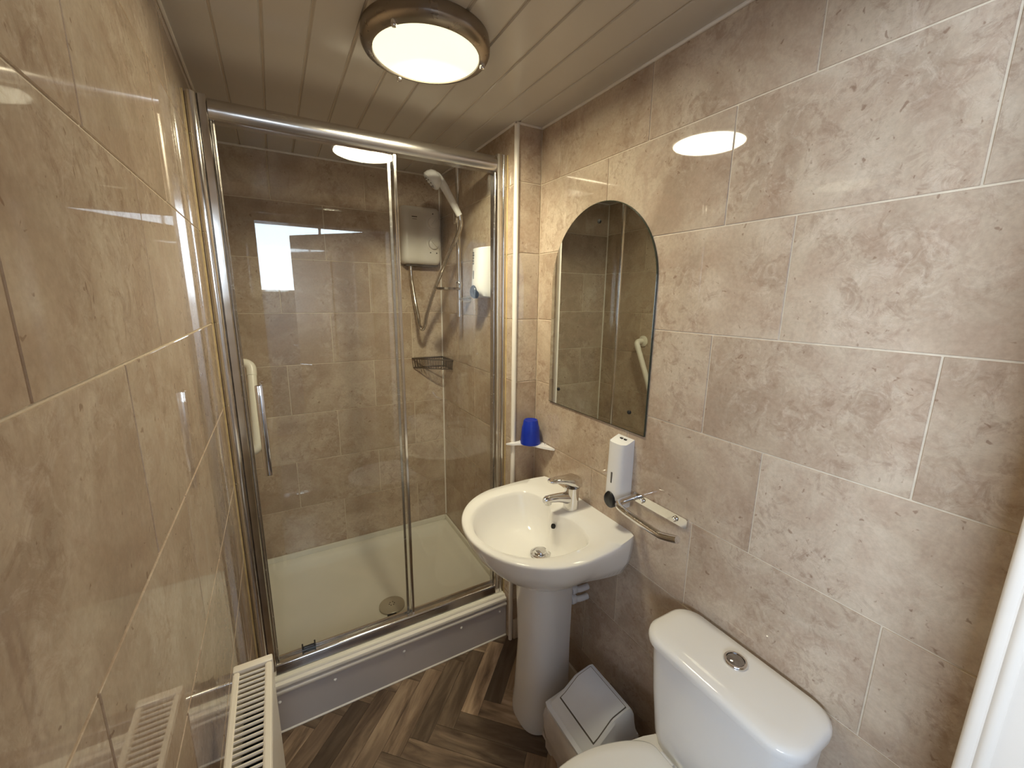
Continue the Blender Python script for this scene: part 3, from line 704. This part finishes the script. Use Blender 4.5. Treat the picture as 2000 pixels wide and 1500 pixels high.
def between(t, z):
    o = oring(0.985, 0.800, 0.010); i_ = iring(1.03, 0.800)
    return [(a[0]*(1-t)+b[0]*t, a[1]*(1-t)+b[1]*t, a[2]*(1-t)+z*t) for a, b in zip(o, i_)]
rings += [between(0.5, 0.802), between(1.0, 0.800), iring(1.0, 0.796), iring(0.975, 0.785), iring(0.945, 0.765), iring(0.88, 0.728, 0.9), iring(0.76, 0.695, 0.8), iring(0.58, 0.674, 0.5), iring(0.36, 0.662, 0.2), iring(0.14, 0.656, 0.0)]
loft(bm, rings); obj('bowl', bm, CERAM, ba, ang=70)
bm = nb(); lathe(bm, [(0.036, 0.6605), (0.0355, 0.6640), (0.030, 0.6650), (0.027, 0.6600), (0.026, 0.652)], (0.885, BY, 0), n=28, cap1=True); wst = obj('waste_ring', bm, CHROME, ba)
bm = nb(); lathe(bm, [(0.0255, 0.6530), (0.0255, 0.6545)], (0.885, BY, 0), n=24); obj('waste_gap', bm, DARKG, wst)
bm = nb(); lathe(bm, [(0.020, 0.654), (0.021, 0.669), (0.018, 0.673), (0.001, 0.6745)], (0.885, BY, 0), n=24); obj('plug', bm, CHROME, wst)
bm = nb(); oriented(bm, [(0.0085, 0.0), (0.0085, 0.006)], Vector((0.9325, BY-0.012, 0.757)), Vector((-0.9, 0, 0.35)), 16)
bmesh.ops.translate(bm, verts=bm.verts[:], vec=(-0.0035, 0, 0)); obj('overflow_hole', bm, DARKG, ba)

pd = thing('basin_pedestal', 'white ceramic pedestal under the wash basin', 'pedestal', (0.93, BY, 0))
def pring(z, hw, xf, xb=0.982, n=28):
    out = [(xb, BY+hw*0.72, z)]
    for i in range(n+1):
        a = PI*i/n; c, s = math.cos(a), math.sin(a); e = 0.72
        out.append((xb-0.075-(xb-0.075-xf)*s**e, BY+hw*math.copysign(abs(c)**e, c), z))
    out.append((xb, BY-hw*0.72, z)); return out
bm = nb(); loft(bm, [pring(0.0015, 0.094, 0.806), pring(0.03, 0.095, 0.805), pring(0.10, 0.090, 0.812), pring(0.30, 0.083, 0.822), pring(0.52, 0.087, 0.812), pring(0.6005, 0.090, 0.806)])
obj('column', bm, CERAM, pd, ang=50)

tp = thing('mixer_tap', 'chrome single lever mixer tap on the wash basin', 'tap', (1.003, -0.512, 0.8045))
bm = nb()
rg = []
for z, rx_, ry_, ox in ((0.8055, 0.028, 0.026, 0), (0.814, 0.0275, 0.0255, 0), (0.840, 0.0255, 0.0245, 0.001), (0.868, 0.026, 0.025, 0.002), (0.884, 0.027, 0.0255, 0.003)):
    rg.append([(1.003+ox+rx_*math.cos(2*PI*i/28), -0.512+ry_*math.sin(2*PI*i/28), z) for i in range(28)])
loft(bm, rg); obj('body', bm, CHROME, tp)
bm = nb()
def spring(x, z, hy, hz): return [(x, -0.512+hy*math.cos(2*PI*i/20), z+hz*math.sin(2*PI*i/20)) for i in range(20)]
loft(bm, [spring(1.000, 0.842, 0.021, 0.025), spring(0.972, 0.850, 0.018, 0.0195), spring(0.945, 0.857, 0.0155, 0.0150), spring(0.915, 0.860, 0.0145, 0.0130), spring(0.898, 0.860, 0.0140, 0.0125), spring(0.889, 0.859, 0.0095, 0.009)]); spt = obj('spout', bm, CHROME, tp)
bm = nb(); lathe(bm, [(0.011, 0.842), (0.0115, 0.852), (0.0115, 0.860)], (0.906, -0.512, 0), n=18); obj('aerator', bm, CHROME, spt)
bm = nb()
def lring(x, z, hy, hz): return [(x, -0.512+hy*math.copysign(abs(math.cos(2*PI*i/24))**0.7, math.cos(2*PI*i/24)), z+hz*math.copysign(abs(math.sin(2*PI*i/24))**0.7, math.sin(2*PI*i/24))) for i in range(24)]
loft(bm, [lring(1.035, 0.890, 0.016, 0.012), lring(1.031, 0.899, 0.024, 0.020), lring(1.012, 0.904, 0.0275, 0.024), lring(0.990, 0.910, 0.026, 0.0185), lring(0.965, 0.917, 0.022, 0.0120), lring(0.938, 0.922, 0.0185, 0.0085), lring(0.915, 0.923, 0.0150, 0.0062), lring(0.907, 0.923, 0.010, 0.004)]); obj('lever', bm, CHROME, tp)

# supply fittings beside the pedestal
pf = thing('pipe_fitting', 'white plastic pipe elbows on the wall behind the pedestal', 'pipe', (1.03, -0.545, 0.43))
for z in (0.492, 0.452):
    bm = nb(); tube(bm, [(0.990, -0.530, z), (1.012, -0.534, z), (1.032, -0.546, z), (W-0.001, -0.548, z)], 0.0115, 12, 3); obj('pipe', bm, WPLAS, pf)
    bm = nb(); lathe(bm, [(0.015, 1.002), (0.0175, 1.006), (0.0175, 1.020), (0.015, 1.024)], (0, -0.536, z), 'x', 18); obj('nut', bm, WPLAS, pf)

# ------------------------------------------------------------------ toilet roll holder
th = thing('toilet_roll_holder', 'chrome open toilet roll holder on the tiled wall', 'holder', (W, -0.83, 0.93))
bm = nb(); pl = rrect(-0.926, -0.735, 0.922, 0.950, 0.006, 4); prism(bm, pl, 'x', W-0.0005, W-0.006); obj('wall_plate', bm, CHROME, th)
bm = nb(); tube(bm, [(W-0.003, -0.746, 0.937), (W-0.035, -0.746, 0.937), (W-0.074, -0.748, 0.936), (W-0.089, -0.760, 0.935), (W-0.0945, -0.785, 0.933), (W-0.095, -0.845, 0.929), (W-0.095, -0.900, 0.927), (W-0.095, -0.924, 0.929), (W-0.095, -0.968, 0.943)], 0.0098, 16, 5); obj('bar', bm, CHROME, th)
for y in (-0.772, -0.889):
    bm = nb(); lathe(bm, [(0.0075, W-0.0055), (0.0075, W-0.011), (0.005, W-0.014)], (0, y, 0.936), 'x', 16); obj('screw', bm, CHROME, th)

# ------------------------------------------------------------------ toilet
tl = thing('toilet', 'white close-coupled toilet with lid down', 'toilet', (0.9, -1.132, 0))
TYc = -1.132
def cring(z, hw, xf, xb, r=0.045, bow=0.0):
    pts = rrect(xf, xb, TYc-hw, TYc+hw, r, 7); out = []
    for x, y in pts:
        b = bow*(1-((y-TYc)/hw)**2) if x < (xf+xb)/2 else 0.0
        out.append((x-b, y, z))
    return out
bm = nb(); loft(bm, [cring(0.385, 0.150, 0.930, 1.050, 0.04), cring(0.42, 0.158, 0.922, 1.054, 0.045), cring(0.55, 0.168, 0.912, 1.056, 0.045), cring(0.66, 0.173, 0.906, 1.057, 0.045), cring(0.688, 0.174, 0.905, 1.057, 0.045)])
obj('cistern', bm, CERAM, tl, ang=50)
bm = nb(); loft(bm, [cring(0.690, 0.176, 0.901, 1.058, 0.048, 0.006), cring(0.694, 0.183, 0.894, 1.061, 0.052, 0.008), cring(0.706, 0.184, 0.892, 1.061, 0.052, 0.008), cring(0.715, 0.182, 0.894, 1.060, 0.052, 0.008), cring(0.720, 0.174, 0.903, 1.054, 0.050, 0.007), cring(0.7225, 0.150, 0.930, 1.035, 0.035, 0.004)])
ld_ = obj('cistern_lid', bm, CERAM, tl, ang=50)
bm = nb(); lathe(bm, [(0.0255, 0.7215), (0.0255, 0.7255), (0.0235, 0.7285), (0.0195, 0.7290), (0.0185, 0.7265), (0.0185, 0.725)], (0.997, TYc, 0), n=28); fb = obj('flush_button', bm, CHROME, ld_)
bm = nb(); lathe(bm, [(0.0178, 0.725), (0.0178, 0.728), (0.014, 0.7295), (0.001, 0.7300)], (0.997, TYc, 0), n=24); obj('button_disc', bm, metal_material('chrome_dark_reflection', (0.42, 0.42, 0.42), 0.08), fb)  # dark reflection on the chrome disc is put into its metal colour
def sring(z, k, kx=1.0, x0=0.897):
    prof = [(0.897, 0.105), (0.890, 0.122), (0.865, 0.143), (0.815, 0.166), (0.741, 0.186), (0.66, 0.188), (0.58, 0.170), (0.52, 0.138), (0.48, 0.092), (0.466, 0.045)]
    P = catmull([(x, TYc+w, 0) for x, w in prof] + [(0.463, TYc, 0)] + [(x, TYc-w, 0) for x, w in prof[::-1]], 4)
    cx_ = 0.70
    return [(cx_+(p.x-cx_)*k, TYc+(p.y-TYc)*k, z) for p in P]
bm = nb(); loft(bm, [sring(0.405, 0.985), sring(0.414, 1.0), sring(0.423, 0.995), sring(0.428, 0.965), sring(0.431, 0.85), sring(0.432, 0.5)]); obj('seat_lid', bm, CERAM, tl, ang=60)
bm = nb(); loft(bm, [sring(0.385, 0.975), sring(0.388, 0.99), sring(0.400, 0.99), sring(0.4035, 0.97)]); obj('seat', bm, CERAM, tl, ang=60)
bm = nb()
def bring(z, hw, xf, xb): return [((xf+xb)/2+(xb-xf)/2*math.copysign(abs(math.cos(2*PI*i/40))**0.8, math.cos(2*PI*i/40)), TYc+hw*math.copysign(abs(math.sin(2*PI*i/40))**0.8, math.sin(2*PI*i/40)), z) for i in range(40)]
loft(bm, [bring(0.0015, 0.10, 0.66, 1.03), bring(0.04, 0.098, 0.665, 1.03), bring(0.16, 0.10, 0.65, 1.03), bring(0.26, 0.13, 0.57, 1.04), bring(0.34, 0.168, 0.50, 1.045), bring(0.375, 0.178, 0.482, 1.045), bring(0.3845, 0.176, 0.485, 1.045)]); obj('pan', bm, CERAM, tl, ang=60)
for y in (TYc-0.075, TYc+0.075):
    bm = nb(); tube(bm, [(0.898, y-0.018, 0.412), (0.898, y+0.018, 0.412)], 0.010, 12); obj('hinge', bm, WPLAS, tl)

# ------------------------------------------------------------------ waste bin
bn = thing('waste_bin', 'pale grey swing-lid bathroom bin with a plastic bag liner', 'bin', (0.895, -0.785, 0))
bx0, bx1, by0, by1 = 0.800, 0.985, -0.893, -0.690
def wr_(z, m, r=0.02): return [(x, y, z) for x, y in rrect(bx0+m, bx1-m, by0+m, by1-m, r, 5)]
bm = nb(); loft(bm, [wr_(0.002, 0.030), wr_(0.010, 0.026), wr_(0.255, 0.004), wr_(0.262, 0.002)]); obj('bucket', bm, GREYP, bn)
bm = nb(); rg = []
for z, off in ((0.263, 0.002), (0.255, -0.006), (0.225, -0.012), (0.19, -0.010), (0.15, -0.010), (0.11, -0.002), (0.085, 0.008)):
    base = rrect(bx0+off, bx1-max(off, -0.004), by0+max(off, -0.005), by1-max(off, -0.006), 0.02, 9); k = len(base)
    rr2 = []
    for i, (x, y) in enumerate(base):
        wv = 0.0055*math.sin(i*2.1+z*37)+0.004*math.sin(i*5.3+z*71)+0.003*math.sin(i*0.9-z*120)
        dx, dy = x-(bx0+bx1)/2, y-(by0+by1)/2; L = math.hypot(dx, dy)
        rr2.append((x+dx/L*wv, y+dy/L*wv, z+0.006*math.sin(i*1.7)))
    rg.append(rr2)
loft(bm, rg, False, False); obj('bag_liner', bm, BAG, bn, ang=70)
# lid: sloping hood with a bent flap panel
LPf = [(bx0-0.006, 0.256), (bx0-0.007, 0.267), (bx0+0.006, 0.270), (bx0+0.012, 0.278), (0.852, 0.300), (0.897, 0.336), (0.905, 0.340), (0.956, 0.349), (0.968, 0.346), (0.976, 0.332), (0.982, 0.272), (bx1+0.003, 0.268), (bx1+0.003, 0.256)]
def lsec(y, k): return [(x + ((0.90-x)*0.06*k), y, 0.268+(z-0.268)*(1-0.75*k) if z > 0.27 else z) for x, z in LPf]
bm = nb(); loft(bm, [lsec(by0-0.006, 1.0), lsec(by0+0.004, 0.55), lsec(by0+0.010, 0.12), lsec(by0+0.016, 0.0), lsec(by1-0.016, 0.0), lsec(by1-0.010, 0.12), lsec(by1-0.004, 0.55), lsec(by1+0.006, 1.0)])
lid = obj('lid', bm, GREYP, bn, ang=28)
def flap(m, up, name, mt, par):
    y0_, y1_ = by0+0.022+m, by1-0.022-m
    top = [(0.834+m, 0.2925+up), (0.852, 0.3005+up), (0.897, 0.3365+up), (0.905, 0.3405+up), (0.955-m, 0.3493+up)]
    bm = nb()
    loft(bm, [[(x, y, z) for x, z in top] + [(x, y, z-0.006) for x, z in top[::-1]] for y in (y0_, y1_)])
    return obj(name, bm, mt, par, ang=25)
fj = flap(0.0, 0.0006, 'flap_joint', GREYD, lid)
ff_ = flap(0.0025, 0.0022, 'flap', GREYP, lid)

# ------------------------------------------------------------------ radiator
rd = thing('radiator', 'cream panel radiator with slatted top grille on the left wall', 'radiator', (0.07, -1.1, 0.15))
ax0, ax1, ay0, ay1, zt = 0.041, 0.100, -1.425, -0.782, 0.870
bm = nb(); box(bm, ax1-0.013, ax1, ay0, ay1-0.004, 0.17, zt-0.012); bmesh.ops.bevel(bm, geom=bm.edges[:], offset=0.003, segments=2, affect='EDGES'); obj('front_panel', bm, RADW, rd)
bm = nb(); box(bm, ax0, ax0+0.008, ay0, ay1-0.004, 0.17, zt-0.012); obj('rear_panel', bm, RADW, rd)
bm = nb()
yy = ay0+0.02; zz = []
k = 0
while yy < ay1-0.02:
    zz.append((ax0+0.010 if k % 2 else ax1-0.016, yy)); zz.append((ax0+0.010 if k % 2 else ax1-0.016, yy+0.012)); yy += 0.018; k += 1
loft(bm, [[(x, y, 0.20) for x, y in zz], [(x, y, zt-0.075) for x, y in zz]], False, False, False); obj('convector_fins', bm, plain('fin_gap_shade', srgb(58, 62, 74), 0.5), rd, smooth=False)  # fins coloured dark to paint shade into the gaps under the slats
gri = nb()
box(gri, ax0, ax0+0.0095, ay0, ay1-0.016, zt-0.010, zt); box(gri, ax1-0.0105, ax1, ay0, ay1-0.016, zt-0.010, zt)
bmesh.ops.bevel(gri, geom=gri.edges[:], offset=0.0018, segments=2, affect='EDGES'); gfr = obj('grille_frame', gri, RADW, rd)
bm = bbox(ax0-0.001, ax1+0.001, ay1-0.016, ay1, zt-0.030, zt+0.001, 0.0025, 2); obj('end_cap', bm, RADW, rd)
bm = bbox(ax0+0.002, ax1-0.002, ay1-0.006, ay1-0.002, 0.17, zt-0.030, 0.001, 1); obj('side_panel', bm, RADW, rd)
slm = None
y = ay1-0.026
while y > ay0+0.01:
    if slm is None:
        bm = nb(); prism(bm, [(-0.0019, -0.001), (-0.0010, 0.0012), (0.0010, 0.0012), (0.0019, -0.001), (0.0010, -0.004), (-0.0010, -0.004)], 'x', ax0+0.009, ax1-0.010)
        for v in bm.verts: pass
        finish(bm); slm = bpy.data.meshes.new('slat'); bmesh.ops.translate(bm, verts=bm.verts[:], vec=(-0.07, 0, 0)); bm.to_mesh(slm); bm.free(); slm.materials.append(RADW)
    o = bpy.data.objects.new('slat', slm); COL.objects.link(o); o.parent = gfr; o.location = Vector((0.07, y, zt-0.003))-wloc(gfr)
    y -= 0.0104
for y in (-0.95, -1.30):
    bm = nb(); box(bm, XL+0.0005, ax0+0.002, y-0.02, y+0.02, 0.25, 0.80); obj('wall_bracket', bm, RADW, rd)
bm = nb(); tube(bm, [(0.070, -0.800, 0.19), (0.070, -0.755, 0.19), (0.070, -0.745, 0.17), (0.070, -0.745, 0.0)], 0.0075, 10, 3); obj('pipe', bm, CHROME, rd)
bm = nb(); lathe(bm, [(0.015, 0.175), (0.018, 0.18), (0.018, 0.255), (0.015, 0.262)], (0.070, -0.752, 0), n=18); obj('valve_cap', bm, BLACKP, rd)
